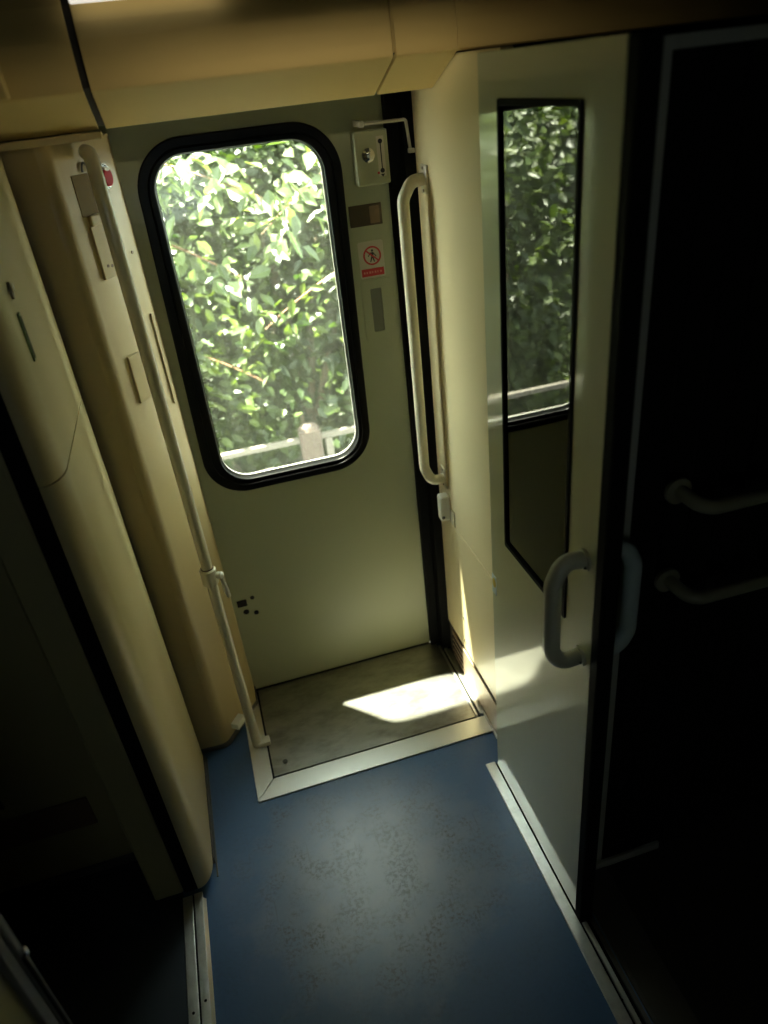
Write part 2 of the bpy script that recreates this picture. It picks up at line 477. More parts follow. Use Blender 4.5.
def disc(c, normal, r, h, n=20, mb=None):
    mb = mb or MB()
    c = Vector(c); nrm = Vector(normal).normalized()
    mb.tube([c, c + nrm * h], r, n)
    return mb

# ================================================================== SETTING
# --- floor
MB().box(-0.44, 0.705, -0.95, 2.28, -0.06, 0.0).out('floor', FLOORM, kind='structure', label='blue scuffed vinyl floor of the train vestibule', cat='floor')
MB().box(-1.45, -0.44, -0.95, 2.28, -0.06, 0.0).out('floor', FLOOR_SHADE, kind='structure', label='side compartment vinyl floor with shade put into its near-black colour', cat='floor')
MB().box(0.705, 2.0, -0.95, 2.28, -0.06, -0.004).out('floor', FLOORD, kind='structure', label='dark floor of the gangway beyond the sliding door', cat='floor')

# --- stainless threshold in front of the outer door
th = thing('threshold', (0.28, 2.0, 0.0), 'brushed stainless steel step plate in front of the exterior door', 'threshold')
MB().box(-0.102, 0.662, 1.822, 2.272, 0.0, 0.006).out('step_plate', STEEL, th, bevel=0.001)
MB().prism([(-0.172, 1.735), (0.704, 1.735), (0.704, 1.815), (-0.105, 1.815)], zplane(0.0, 0.007)).out('border_strip', STEEL_E, th, bevel=0.0015)
MB().prism([(-0.172, 1.739), (-0.109, 1.815), (-0.109, 2.272), (-0.172, 2.272)], zplane(0.0, 0.007)).out('border_strip', STEEL_E, th, bevel=0.0015)
MB().box(-0.109, 0.668, 1.8155, 1.8215, 0.0, 0.002).out('joint', RUBBER, th)
MB().box(-0.1085, -0.1025, 1.822, 2.27, 0.0, 0.002).out('joint', RUBBER, th)
MB().box(0.664, 0.672, 1.822, 2.24, 0.0, 0.010).out('edge_rib', STEEL_E, th)
MB().box(0.672, 0.680, 1.822, 2.24, 0.0, 0.003).out('groove', RUBBER, th)
MB().box(0.680, 0.694, 1.822, 2.24, 0.0, 0.012, 0.002).out('edge_rib', STEEL_E, th)
for (x, y) in ((-0.055, 1.875),):
    disc((x, y, 0.006), (0, 0, 1), 0.009, 0.0015).out('screw', GREYPL, th)

# --- wall on the right of the recess (two laminate panels with a recessed joint)
wr = thing('wall_right', (0.72, 1.9, 0.0), 'warm cream laminate wall beside the exterior door', 'wall', kind='structure')
MB().box(0.705, 0.735, 1.60, 2.205, 0.702, 2.114).out('wall_panel', WALLR, wr, bevel=0.003)
MB().box(0.705, 0.735, 1.60, 2.205, 0.165, 0.697).out('wall_panel', WALLR, wr, bevel=0.003)
MB().box(0.710, 0.735, 1.60, 2.205, 0.0, 0.71).out('backing', DARKGAP, wr)
MB().box(0.699, 0.708, 2.095, 2.135, 0.845, 1.84, 0.003).out('cover_strip', WALLR, wr)
for z in (0.32, 0.21):
    disc((0.706, 2.012, z), (-1, 0, 0), 0.006, 0.003, 12).out('screw', CHROME, wr)
bb = thing('baseboard_right', (0.70, 1.9, 0.0), 'rust-stained metal kick strip below the cream wall', 'baseboard', kind='structure')
MB().box(0.699, 0.7045, 1.70, 2.03, 0.013, 0.158).out('kick_strip', DIRTY, bb, bevel=0.001)
MB().box(0.699, 0.7045, 2.03, 2.145, 0.03, 0.158).out('dark_vent', BROWN, bb)
for k in range(4):
    MB().box(0.6965, 0.6995, 2.035, 2.14, 0.045 + 0.028*k, 0.053 + 0.028*k).out('vent_slat', RUBBER, bb)
MB().box(0.694, 0.7045, 1.70, 2.20, 0.0, 0.012).out('base_rib', STEEL_E, bb)

# --- outer body around the doorway
MB().box(-1.5, -0.199, 2.278, 2.315, -0.06, 2.36).box(0.677, 2.0, 2.279, 2.315, -0.06, 2.36).box(-0.199, 0.677, 2.278, 2.315, 2.154, 2.36).out(
    'wall_front', SHELL, kind='structure', label='dark outer body side around the exterior doorway', cat='wall')
MB().box(-1.55, -1.45, -0.95, 2.315, -0.06, 2.36).out('wall_left', SHELL, kind='structure', label='dark end wall of the side compartment', cat='wall')
MB().box(2.0, 2.1, -0.95, 2.315, -0.06, 2.36).out('wall_end', SHELL, kind='structure', label='black far wall at the end of the gangway', cat='wall')
# back wall of the vestibule, with a small tinted pane added for fill light
hole = rrect(-0.25, 0.28, 1.35, 1.65, 0.06)
slab_with_hole('wall_back', DOORP, None, -1.45, 2.0, -0.06, 2.345, hole, yplane(-1.0, -0.95), kind='structure', label='opposite side wall of the vestibule behind the viewer', cat='wall')
MB().prism(hole, yplane(-0.98, -0.975)).out('added_pane', GLASS3, kind='structure', label='added unseen tinted pane letting in fill light behind the viewer', cat='window')

# --- ceiling: three cove panels with gaps, flat ceiling over them
ce = thing('ceiling', (0.3, 1.8, 2.3), 'cream ceiling cove panels split by narrow vertical gaps above the door', 'ceiling', kind='structure')
MB().box(-1.5, 2.0, -1.0, 2.315, 2.345, 2.40).out('ceiling_board', SHELL, ce)
def cove(x0, x1, xt0=None, xt1=None, long_right=False):
    # profile (y, z): face rises from (1.82, 2.12) to the ceiling, lower lip slants back to (2.01, 2.046)
    prof = [(2.01, 2.046), (1.826, 2.117), (1.820, 2.121), (1.821, 2.150), (1.824, 2.18), (1.830, 2.21), (1.840, 2.24), (1.856, 2.27), (1.880, 2.30), (1.91, 2.342),
            (1.93, 2.342), (1.895, 2.295), (1.86, 2.24), (1.845, 2.18), (1.84, 2.135), (2.015, 2.060)]
    return MB().prism(prof, lambda u, v, k: (x1 if k else x0, u, v))
cove(-1.40, -0.116).out('cove_panel', CREAM_CEIL, ce, smooth=False, bevel=0.0015)
cove(-0.100, 0.548).out('cove_panel', CREAM_CEIL, ce, bevel=0.0015)
cove(0.5545, 0.700).out('cove_panel', CREAM_CEIL, ce, bevel=0.0015)
MB().prism([(1.826, 2.117), (1.820, 2.121), (1.821, 2.150), (1.824, 2.18), (1.830, 2.21), (1.840, 2.24), (1.856, 2.27), (1.880, 2.30), (1.91, 2.342), (1.93, 2.342), (1.895, 2.295), (1.86, 2.24), (1.845, 2.18), (1.84, 2.117)],
           lambda u, v, k: (1.98 if k else 0.7005, u, v)).out('cove_panel', CREAM_CEIL, ce, bevel=0.0015)
for gx0, gx1 in ((-0.118, -0.098), (0.545, 0.558)):
    MB().prism([(1.925, 2.343), (1.865, 2.27), (1.838, 2.21), (1.830, 2.15), (1.830, 2.127), (2.012, 2.054), (2.03, 2.10), (1.88, 2.16), (1.96, 2.343)], lambda u, v, k, a=gx0, b=gx1: (b if k else a, u, v)).out('gap_liner', DARKGAP, ce)
MB().box(0.5495, 0.5525, 1.822, 1.86, 2.128, 2.24).out('gap_strip', CREAM_CEIL, ce)
MB().box(-1.40, 0.70, 2.012, 2.277, 2.10, 2.115).out('soffit_board', SHELL, ce)
# lighter return panel near the left end of the cove
MB().box(-0.46, -0.254, 1.770, 1.816, 2.122, 2.20, 0.004).out('cover_plate', CREAM_CEIL, ce, label='lighter flat cover plate')
li = thing('ceiling_light', (0.06, 1.80, 2.3), 'white strip light at the top of the ceiling cove', 'light')
MB().box(-0.097, 0.20, 1.812, 1.832, 2.268, 2.290, 0.003).out('diffuser', LIGHT, li)
MB().box(-0.097, 0.20, 1.800, 1.845, 2.2905, 2.344).out('housing', WHITEP, li)

# added hooded lamp, unseen under the ceiling, to throw warm light on the cove face
added_lamp = thing('ceiling_light', (0.3, 1.3, 2.345), 'added unseen hooded lamp to light the cove face over the door', 'light')
MB().box(0.08, 0.62, 1.18, 1.42, 2.232, 2.236).box(0.08, 0.62, 1.18, 1.19, 2.236, 2.344).box(0.08, 0.085, 1.19, 1.42, 2.236, 2.344).box(0.615, 0.62, 1.19, 1.42, 2.236, 2.344).box(0.085, 0.615, 1.415, 1.42, 2.270, 2.344).out('housing', SHELL, added_lamp)
MB().box(0.095, 0.605, 1.192, 1.200, 2.295, 2.343).out('lamp', ADDED_WASH, added_lamp)
# --- trim above the left pillar
MB().box(-0.36, -0.112, 1.985, 2.03, 2.028, 2.044, 0.003).out('trim_1', CREAM_LEFT, kind='structure', label='thin cream ledge between the ceiling lip and the moulded pillar', cat='trim')

# --- moulded pillar between the side compartment and the exterior door (wall_pillar)
pl = thing('wall_pillar', (-0.24, 2.05, 0.0), 'moulded cream pillar behind the long grab pole', 'wall', kind='structure')
def ob(u, d=0.0):  # point on the slanted face: u metres along it, d metres out of it towards the camera
    ex, ey = 0.13/0.214, 0.17/0.214
    return (-0.24 + ex*u + ey*d, 2.03 + ey*u - ex*d)
plan = [(-0.352, 2.022), (-0.27, 2.018)]
for k in range(7):  # rounded front corner
    t = k/6; a = Vector((-0.27, 2.018)); b = Vector((-0.243, 2.018)); c = Vector(ob(0.02))
    p = a*(1-t)**2 + b*2*t*(1-t) + c*t*t
    plan.append((p.x, p.y))
plan += [ob(0.206), (ob(0.206)[0]+0.002, 2.274), (-0.352, 2.274)]
MB().prism(plan, zplane(0.03, 2.03)).out('pillar_body', PILLARM, pl, smooth=True, wn=True)
# curved toe of the pillar
MB().prism([(p[0]+0.004*(1 if p[0] > -0.3 else 0), p[1]+0.006) for p in plan], zplane(0.0, 0.03)).out('pillar_foot', GREYPL, pl)
EX = Vector((0.13/0.214, 0.17/0.214, 0)); NO = Vector((0.17/0.214, -0.13/0.214, 0)); ZZ = Vector((0, 0, 1))
def onface(u0, u1, z0, z1, d0, d1, bev=0.0, mb=None):
    c = ob((u0+u1)/2, (d0+d1)/2)
    return (mb or MB()).obox((c[0], c[1], (z0+z1)/2), EX, NO, ZZ, (u1-u0)/2, (d1-d0)/2, (z1-z0)/2, bev)
onface(0.055, 0.108, 1.705, 1.836, -0.002, 0.007, 0.002).out('cover_plate', PILLARM, pl)
onface(0.052, 0.100, 1.360, 1.497, -0.002, 0.007, 0.002).out('cover_plate', PILLARM, pl)
onface(0.045, 0.120, 1.86, 1.955, -0.006, 0.0015, 0.001).out('recess_panel', POCKET, pl, label='pocket near the top, recess shade put into its colour')
onface(0.060, 0.128, 1.835, 1.862, -0.002, 0.012, 0.004).out('recess_ledge', PILLARM, pl)
onface(0.192, 0.205, 1.30, 1.575, -0.002, 0.004, 0.001).out('cover_plate', PILLARM, pl)
for u, z in ((0.077, 1.736), (0.188, 1.745), (0.092, 1.733)):
    c = ob(u, 0.006 if u < 0.15 else 0.0)
    disc((c[0], c[1], z), NO, 0.004, 0.002, 12).out('screw', BROWN, pl)
c = ob(0.096, 0.0)
MB().tube([(c[0] + EX.x*0.011*math.cos(a) + NO.x*0.004, c[1] + EX.y*0.011*math.cos(a) + NO.y*0.004, 1.958 + 0.020*math.sin(a))
           for a in [math.pi*k/10 for k in range(11)]], 0.0028, 8).out('wire_loop', GREYPL, pl)
onface(0.035, 0.090, 0.052, 0.078, -0.004, 0.030, 0.003).out('stop_block', WHITEP, pl, label='small white stop block near the floor')
# red alarm button on the pillar
rb = thing('alarm_button', (*ob(0.172, 0.0), 1.93), 'red round button with a steel rim beside the top of the grab pole', 'button')
c = ob(0.172, 0.0)
def ell(mb, u, z, ru, rz, d0, d1, n=28):
    poly = [(ru*math.cos(2*math.pi*k/n), rz*math.sin(2*math.pi*k/n)) for k in range(n)]
    return mb.prism(poly, lambda a, b, k: (*ob(u + a, d1 if k else d0), z + b))
ell(MB(), 0.162, 1.938, 0.021, 0.030, 0.0005, 0.005).out('rim', CHROME, rb, smooth=False)
ell(MB(), 0.164, 1.936, 0.016, 0.022, 0.005, 0.012).out('push_cap', RED, rb, bevel=0.002)
ell(MB(), 0.164, 1.955, 0.009, 0.005, 0.005, 0.013).out('cap_mark', WHITEP, rb)

# --- rounded moulded panel left of the pillar (wall_left.001)
lp = thing('wall_partition', (-0.385, 1.72, 0.0), 'round-edged cream partition panel with a small lock between compartment and pillar', 'wall', kind='structure')
def lplan(x0, x1, y0, y1, r, ry):
    pts = [(x0, y1), (x0, y0)]
    n = 10
    for k in range(n + 1):
        a = math.radians(-90 + 90*k/n)
        pts.append((x1 - r + r*math.cos(a), y0 + ry + ry*math.sin(a)))
    pts.append((x1, y1))
    return pts
pp = lplan(-0.388, -0.338, 1.470, 1.985, 0.046, 0.075)
MB().prism(pp, zplane(1.440, 2.045)).out('upper_panel', CREAM_LEFT, lp, smooth=True, wn=True)
MB().prism(pp, zplane(0.03, 1.4365)).out('lower_panel', CREAM_LEFT, lp, smooth=True, wn=True)
MB().prism([(min(x, -0.342), max(y, 1.56)) for x, y in pp], zplane(0.02, 2.04)).out('core', OLIVE, lp)
MB().box(-0.352, -0.343, 1.985, 2.016, 0.0, 2.04).out('gap_liner', DARKGAP, lp)
MB().box(-0.436, -0.388, 1.488, 1.985, 0.0, 2.10, 0.006).out('rubber_seal', RUBBER, lp)
MB().box(-0.525, -0.436, 1.492, 1.70, 0.0, 2.10, 0.008).out('frame_post', OLIVE, lp, label='olive post at the compartment doorway')
MB().box(-0.346, -0.334, 1.56, 2.0, 0.0, 0.028).out('base_strip', GREYPL, lp)
MB().box(-0.333, -0.328, 1.51, 2.0, 0.0, 0.004).out('base_trim', GREYPL, lp)
# lock and slot handle
ck = MB().prism([(1.605 + 0.011*math.cos(2*math.pi*k/20), 1.803 + 0.017*math.sin(2*math.pi*k/20)) for k in range(20)], xplane(-0.338, -0.333))
ck.out('lock_rim', GREYPL, lp)
MB().prism([(1.605 + 0.006*math.cos(2*math.pi*k/16), 1.806 + 0.008*math.sin(2*math.pi*k/16)) for k in range(16)], xplane(-0.333, -0.329)).out('lock_core', CHROME, lp)
MB().box(-0.338, -0.334, 1.591, 1.607, 1.662, 1.760, 0.001).out('slot_rim', GREENM, lp)
MB().box(-0.334, -0.3325, 1.5965, 1.6015, 1.668, 1.754).out('slot_mark', BLACKINK, lp)

# --- side compartment seen at the lower left
cw = thing('wall_compartment', (-0.95, 1.69, 0.0), 'dark olive rear wall of the side compartment', 'wall', kind='structure')
MB().box(-1.45, -0.525, 1.67, 1.72, 0.0, 2.34).out('wall_board', OLIVE, cw)
MB().box(-1.45, -0.64, 1.664, 1.670, 0.215, 0.335, 0.002).out('kick_panel', BROWN, cw, label='reddish brown kick panel')
for k in range(5):
    MB().box(-0.93, -0.855, 1.662, 1.670, 0.385 + 0.011*k, 0.391 + 0.011*k).out('vent_slat', RUBBER, cw)
MB().box(-0.60, -0.535, 1.655, 1.670, 1.262, 1.285, 0.003).out('handle', RUBBER, cw)
MB().box(-1.45, -0.525, 1.66, 1.67, 0.0, 0.03).out('skirting', GREYPL, cw)

# sliding leaf at the lower left
ll = thing('door_3', (-0.52, 0.35, 0.0), 'dark ribbed door leaf edge at the bottom corner of the side compartment', 'door', kind='structure')
MB().box(-0.575, -0.520, -0.30, 0.795, 0.01, 2.05, 0.006).out('door_leaf', OLIVE, ll)
MB().box(-0.520, -0.508, 0.770, 0.800, 0.01, 2.05, 0.003).out('edge_strip', GREYPL, ll)
MB().box(-0.545, -0.505, 0.800, 0.828, 0.01, 2.05, 0.008).out('rubber_edge', GREYPL, ll)
MB().box(-0.507, -0.502, 0.806, 0.814, 0.30, 0.93).out('edge_groove', RUBBER, ll)
MB().box(-0.503, -0.498, 0.812, 0.822, 0.925, 0.940, 0.002).out('edge_catch', CHROME, ll)

# --- left sill
ls = thing('door_track', (-0.41, 0.4, 0.0), 'narrow two-groove aluminium sill on the compartment side of the floor', 'door track')
MB().box(-0.440, -0.411, -0.9, 1.47, 0.0, 0.010, 0.001).out('sill_strip', ALU, ls)
MB().box(-0.411, -0.405, -0.9, 1.47, 0.0, 0.004).out('groove', RUBBER, ls)
MB().box(-0.405, -0.380, -0.9, 1.47, 0.0, 0.012, 0.001).out('sill_strip', ALU, ls)
MB().prism([(-0.380, 0.0), (-0.371, 0.0), (-0.380, 0.013)], lambda u, v, k: (u, 1.45 if k else -0.9, v)).out('bright_edge', STEEL_E, ls)
for y in (1.13, 0.75, 0.35, -0.05):
    disc((-0.426, y, 0.010), (0, 0, 1), 0.004, 0.001, 12).out('screw', RUBBER, ls)
    disc((-0.392, y + 0.02, 0.012), (0, 0, 1), 0.004, 0.001, 12).out('screw', RUBBER, ls)

# --- right sill under the sliding door
rs = thing('door_track', (0.66, 0.35, 0.0), 'pale ribbed aluminium sill running under the glazed sliding door', 'door track')
MB().box(0.612, 0.645, -0.9, 1.605, 0.0, 0.010, 0.0015).out('sill_strip', ALU, rs)
MB().box(0.645, 0.652, -0.9, 1.60, 0.0, 0.003).out('groove', RUBBER, rs)
MB().box(0.652, 0.664, -0.9, 1.60, 0.0, 0.012, 0.001).out('guide_rib', ALU, rs)
MB().box(0.664, 0.676, -0.9, 1.60, 0.0, 0.003).out('groove', RUBBER, rs)
MB().box(0.676, 0.688, -0.9, 1.60, 0.0, 0.010, 0.001).out('guide_rib', GREYPL, rs)
MB().box(0.694, 0.704, -0.9, 1.60, 0.0, 0.010, 0.001).out('guide_rib', GREYPL, rs)
MB().box(0.706, 0.80, -0.9, 1.155, -0.004, 0.004).out('side_plate', GREYPL, rs)
for y in (1.53, 1.36, 1.15, 0.80, 0.5):
    disc((0.648, y, 0.009), (0, 0, 1), 0.0035, 0.0015, 12).out('screw', RUBBER, rs)

# ================================================================== EXTERIOR DOOR
d1 = thing('door_1', (0.23, 2.3, 0.0), 'pale green-grey exterior train door with a large rounded window', 'door', kind='structure')
DY = 2.275
def lean(lp, k=0.014):  # the window cut-out leans slightly out of square
    return [(u + k*(v - 0.93), v) for u, v in lp]
WH = lean(rrect(-0.070, 0.470, 0.928, 1.982, 0.118, 14))
slab_with_hole('door_leaf', DOORP, d1, -0.20, 0.638, 0.012, 2.155, WH, yplane(DY, DY + 0.032))
MB().box(-0.19, 0.638, DY + 0.002, DY + 0.03, 0.0, 0.012).out('bottom_seal', RUBBER, d1)
# rubber window gasket: flat outer flange and a raised inner lip
OUT = lean(rrect(-0.089, 0.488, 0.909, 2.001, 0.138, 14))
MID = lean(rrect(-0.060, 0.462, 0.936, 1.974, 0.112, 14))
INN = rrect(-0.030, 0.450, 0.951, 1.960, 0.095, 14)
MB().ring(OUT, MID, yplane(DY - 0.010, DY + 0.004)).out('window_gasket', RUBBER_G, d1, smooth=False, bevel=0.004)
MB().ring(MID, INN, yplane(DY - 0.006, DY + 0.030)).out('gasket_lip', RUBBER_G, d1, bevel=0.003)
IN2 = rrect(-0.025, 0.445, 0.956, 1.955, 0.090, 14)
MB().ring(rrect(-0.030, 0.450, 0.951, 1.960, 0.095, 14), IN2, yplane(DY + 0.018, DY + 0.026)).out('pane_rim', ALU, d1, label='thin pale metal rim around the pane')
MB().prism(INN, yplane(DY + 0.020, DY + 0.025)).out('pane', GLASS, d1)
# rubber strip and dark reveal at the hinge side
MB().box(0.638, 0.676, DY - 0.020, DY + 0.03, 0.006, 2.155, 0.004).out('edge_seal', RUBBER, d1)
MB().box(0.676, 0.733, 2.212, DY + 0.003, 0.0, 2.155).out('reveal', RUBBER, d1)
# lock box
bx = MB().box(0.536, 0.634, DY - 0.045, DY, 1.815, 1.957, 0.004).out('lock_box', DOORP, d1, label='raised grey lock box with a knob')
MB().tube([(0.572, DY - 0.045, 1.895), (0.572, DY - 0.052, 1.895), (0.572, DY - 0.056, 1.895), (0.572, DY - 0.068, 1.895), (0.572, DY - 0.071, 1.895)],
          [0.019, 0.019, 0.012, 0.013, 0.008], 20).out('lock_knob', CHROME, bx, smooth=True)
MB().box(0.600, 0.622, DY - 0.0462, DY - 0.0448, 1.836, 1.940).out('lock_scale', STICK, bx)
mk = MB().box(0.6095, 0.6125, DY - 0.0472, DY - 0.0461, 1.855, 1.925)
disc((0.611, DY - 0.0461, 1.927), (0, -1, 0), 0.0065, 0.0012, 12, mk)
disc((0.611, DY - 0.0461, 1.851), (0, -1, 0), 0.0065, 0.0012, 12, mk)
mk.prism([(0.605, 1.842), (0.617, 1.842), (0.611, 1.834)], yplane(DY - 0.0472, DY - 0.0461))
mk.out('lock_symbol', BLACKINK, bx)
MB().box(0.596, 0.602, DY - 0.047, DY - 0.0455, 1.843, 1.849).out('lock_dot', REDINK, bx)
# plates and sign
MB().box(0.507, 0.608, DY - 0.003, DY, 1.700, 1.761, 0.001).out('label_plate', BRASS, d1, label='small brown plate')
MB().box(0.570, 0.600, DY - 0.0045, DY - 0.003, 1.706, 1.754).out('plate_patch', BRASS2, d1)
MB().prism(rrect(0.522, 0.602, 1.545, 1.655, 0.006, 4), yplane(DY - 0.0014, DY)).out('sticker', STICK, d1, label='white sticker with a red no-passing ring over a red bar')
sg = d1
cx, cz = 0.5645, 1.612
N = 40
MB().ring([(cx + 0.0285*math.cos(2*math.pi*k/N), cz + 0.0285*math.sin(2*math.pi*k/N)) for k in range(N)],
          [(cx + 0.0235*math.cos(2*math.pi*k/N), cz + 0.0235*math.sin(2*math.pi*k/N)) for k in range(N)], yplane(DY - 0.0024, DY - 0.0012)).out('sign_ring', REDINK, d1)
MB().obox((cx, DY - 0.0022, cz), (0.75, 0, -0.66), (0, 1, 0), (0.66, 0, 0.75), 0.0255, 0.0006, 0.0024).out('sign_slash', REDINK, d1)
fg = MB()
disc((cx + 0.001, DY - 0.0012, cz + 0.0150), (0, -1, 0), 0.0036, 0.0006, 12, fg)
fg.prism([(cx-0.0050, cz+0.010), (cx+0.0052, cz+0.010), (cx+0.0040, cz-0.003), (cx+0.0075, cz-0.019), (cx+0.0040, cz-0.019), (cx, cz-0.007), (cx-0.0050, cz-0.019), (cx-0.0082, cz-0.018), (cx-0.0035, cz-0.003)], yplane(DY - 0.0018, DY - 0.0012))
fg.obox((cx + 0.0085, DY - 0.0015, cz + 0.002), (0.6, 0, -0.8), (0, 1, 0), (0.8, 0, 0.6), 0.007, 0.0003, 0.0014)
fg.obox((cx - 0.0085, DY - 0.0015, cz + 0.004), (-0.6, 0, -0.8), (0, 1, 0), (0.8, 0, -0.6), 0.007, 0.0003, 0.0014)
fg.out('sign_figure', BLACKINK, d1)
MB().box(0.526, 0.598, DY - 0.0024, DY - 0.0012, 1.551, 1.574).out('sign_bar', REDINK, d1)
tx = MB()
for i, wd in enumerate((5, 4, 6, 4, 5, 3, 5)):
    x = 0.532 + 0.0088*i
    tx.box(x, x + 0.001*wd, DY - 0.0028, DY - 0.0023, 1.5595, 1.5655)
tx.out('sign_lettering', REDTXT, d1)
# flush handle plate with recess
MB().ring(rrect(0.517, 0.622, 1.345, 1.541, 0.010, 6), rrect(0.546, 0.582, 1.374, 1.512, 0.004, 6), yplane(DY - 0.004, DY + 0.001)).out('handle_plate', DOORP, d1, bevel=0.001)
MB().box(0.544, 0.584, DY - 0.001, DY + 0.0005, 1.372, 1.514).out('handle_recess', GREYSLOT, d1)
# lock holes low on the leaf
MB().box(-0.096, -0.060, DY - 0.003, DY + 0.001, 0.430, 0.458, 0.001).out('lock_hole', BLACKINK, d1)
for x, z, r in ((-0.036, 0.460, 0.008), (-0.070, 0.402, 0.011), (-0.034, 0.388, 0.009)):
    disc((x, DY, z), (0, -1, 0), r, 0.002, 16).out('lock_hole', BLACKINK, d1)

# thin angled rod over the lock box
rd = thing('angled_rod', (0.62, 2.22, 1.972), 'thin grey rod bent at a right angle above the lock box', 'rod')
MB().tube(fillet([(0.553, 2.205, 1.976), (0.684, 2.205, 1.974), (0.692, 2.205, 1.895)], 0.008, 5), 0.0045, 10).out('rod', RAILG, rd, smooth=True)
MB().box(0.548, 0.562, 2.200, 2.275, 1.968, 1.984, 0.002).out('rod_clip', RAILG, rd)
MB().box(0.685, 0.7045, 2.198, 2.212, 1.888, 1.900, 0.002).out('rod_clip', RAILG, rd)

# ================================================================== RAILS
gr = thing('grab_rail', (0.705, 2.12, 0.89), 'curved cream grab rail fixed to the cream wall beside the exterior door', 'grab rail')
MB().tube(fillet([(0.700, 2.125, 1.825), (0.662, 2.125, 1.825), (0.632, 2.120, 1.78), (0.632, 2.120, 1.35), (0.631, 2.120, 0.925), (0.652, 2.120, 0.868), (0.700, 2.118, 0.868)], 0.045, 8), 0.0175, 20).out('rail_tube', RAIL, gr, smooth=True)
for z in (1.825, 0.872):
    MB().box(0.697, 0.705, 2.098, 2.148, z - 0.038, z + 0.038, 0.003).out('flange', RAIL, gr)
    for dz in (-0.029, 0.029):
        disc((0.697, 2.123, z + dz), (-1, 0, 0), 0.004, 0.002, 12).out('screw', BROWN, gr)

hk = thing('wall_catch', (0.705, 2.11, 0.76), 'small white plastic catch just below the curved grab rail', 'catch')
MB().box(0.668, 0.7045, 2.085, 2.125, 0.712, 0.812, 0.008).out('catch_body', WHITEP, hk)
MB().box(0.700, 0.7048, 2.045, 2.088, 0.705, 0.765, 0.002).out('catch_plate', RAIL, hk)
disc((0.676, 2.0855, 0.730), (0, -1, 0), 0.006, 0.002, 12).out('catch_hole', BLACKINK, hk)

gp = thing('grab_pole', (-0.148, 1.99, 0.0), 'long cream vertical grab pole in front of the moulded pillar', 'grab pole')
MB().tube(fillet([(-0.165, 2.10, 2.0), (-0.149, 1.995, 2.0), (-0.148, 1.990, 1.95), (-0.147, 1.990, 1.6), (-0.146, 1.989, 1.2), (-0.1445, 1.989, 0.8), (-0.143, 1.988, 0.4), (-0.141, 1.988, 0.008)], 0.03, 6), 0.0175, 20).out('pole_tube', RAIL, gp, smooth=True)
MB().tube([(-0.1455, 1.99, 0.758), (-0.1455, 1.99, 0.762), (-0.1455, 1.99, 0.812), (-0.1455, 1.99, 0.816)], [0.022, 0.026, 0.026, 0.022], 24).out('collar', RAIL, gp, smooth=True)
MB().tube([(-0.1455, 1.99, 0.817), (-0.1455, 1.99, 0.821)], 0.020, 24).out('collar_joint', BROWN, gp)
MB().tube([(-0.125, 1.985, 0.790), (-0.118, 1.98, 0.790), (-0.107, 1.975, 0.790), (-0.101, 1.973, 0.790)], [0.008, 0.012, 0.012, 0.006], 16).out('knob', WHITEP, gp, smooth=True)
MB().tube([(-0.110, 1.980, 0.785), (-0.105, 1.985, 0.72), (-0.102, 1.988, 0.695)], [0.007, 0.009, 0.007], 12).out('latch_lever', RAILG, gp, smooth=True)
MB().box(-0.138, -0.092, 1.968, 2.003, 0.0072, 0.026, 0.003).out('foot_block', WHITEP, gp)

# ================================================================== SLIDING DOOR WITH NARROW WINDOW
d2 = thing('door_2', (0.67, 1.32, 0.0), 'pale glossy sliding door leaf with a tall narrow window and a D handle', 'door', kind='structure')
PX = 0.647
rect = lambda u0, u1, v0, v1: rrect(u0, u1, v0, v1, 0.006, 4)
slab_with_hole('door_leaf', LEAFP, d2, 1.043, 1.580, 0.016, 2.108, rect(1.160, 1.477, 1.004, 2.024), xplane(PX, PX + 0.040), bevel=0.002)
MB().ring(rect(1.154, 1.482, 0.997, 2.030), rect(1.167, 1.472, 1.012, 2.018), xplane(PX - 0.004, PX + 0.030)).out('window_gasket', RUBBER, d2, bevel=0.002)
MB().prism(rect(1.165, 1.474, 1.010, 2.020), xplane(PX + 0.002, PX + 0.008)).out('pane', GLASS2, d2)
MB().box(PX - 0.002, PX + 0.036, 1.008, 1.043, 0.006, 2.108, 0.006).out('edge_seal', RUBBER, d2)
def dhandle(x0, sgn, mat):
    xo = x0 + sgn*0.072
    return MB().tube(fillet([(x0, 1.083, 1.209), (x0 + sgn*0.05, 1.083, 1.217), (xo, 1.083, 1.167), (xo, 1.083, 0.985), (x0 + sgn*0.05, 1.083, 0.945), (x0, 1.083, 0.948)], 0.045, 8), 0.0185, 20)
h = dhandle(PX, -1, RAILG).out('handle', RAILG, d2, smooth=True)
for z in (1.209, 0.948):
    MB().tube([(PX, 1.083, z), (PX - 0.006, 1.083, z)], 0.024, 24).out('handle_flange', RAILG, h, smooth=False)
disc((PX - 0.010, 1.0655, 1.202), (-0.3, -1, 0), 0.0035, 0.0015, 12).out('grub_screw', BLACKINK, h)
disc((PX - 0.010, 1.0655, 0.945), (-0.3, -1, 0), 0.0035, 0.0015, 12).out('grub_screw', BLACKINK, h)
h2 = dhandle(PX + 0.041, 1, GREYRAIL).out('handle', GREYRAIL, d2, smooth=True, label='bluish grey handle on the far face')
MB().box(PX - 0.0015, PX + 0.001, 1.552, 1.5805, 0.775, 0.840).out('sticker', BLUEW, d2, label='tiny blue and white sticker with a yellow spot')
MB().prism([(1.565 + 0.012*math.cos(2*math.pi*k/14), 0.815 + 0.016*math.sin(2*math.pi*k/14)) for k in range(14)], xplane(PX - 0.0022, PX - 0.0014)).out('sticker_spot', YELLOW, d2)

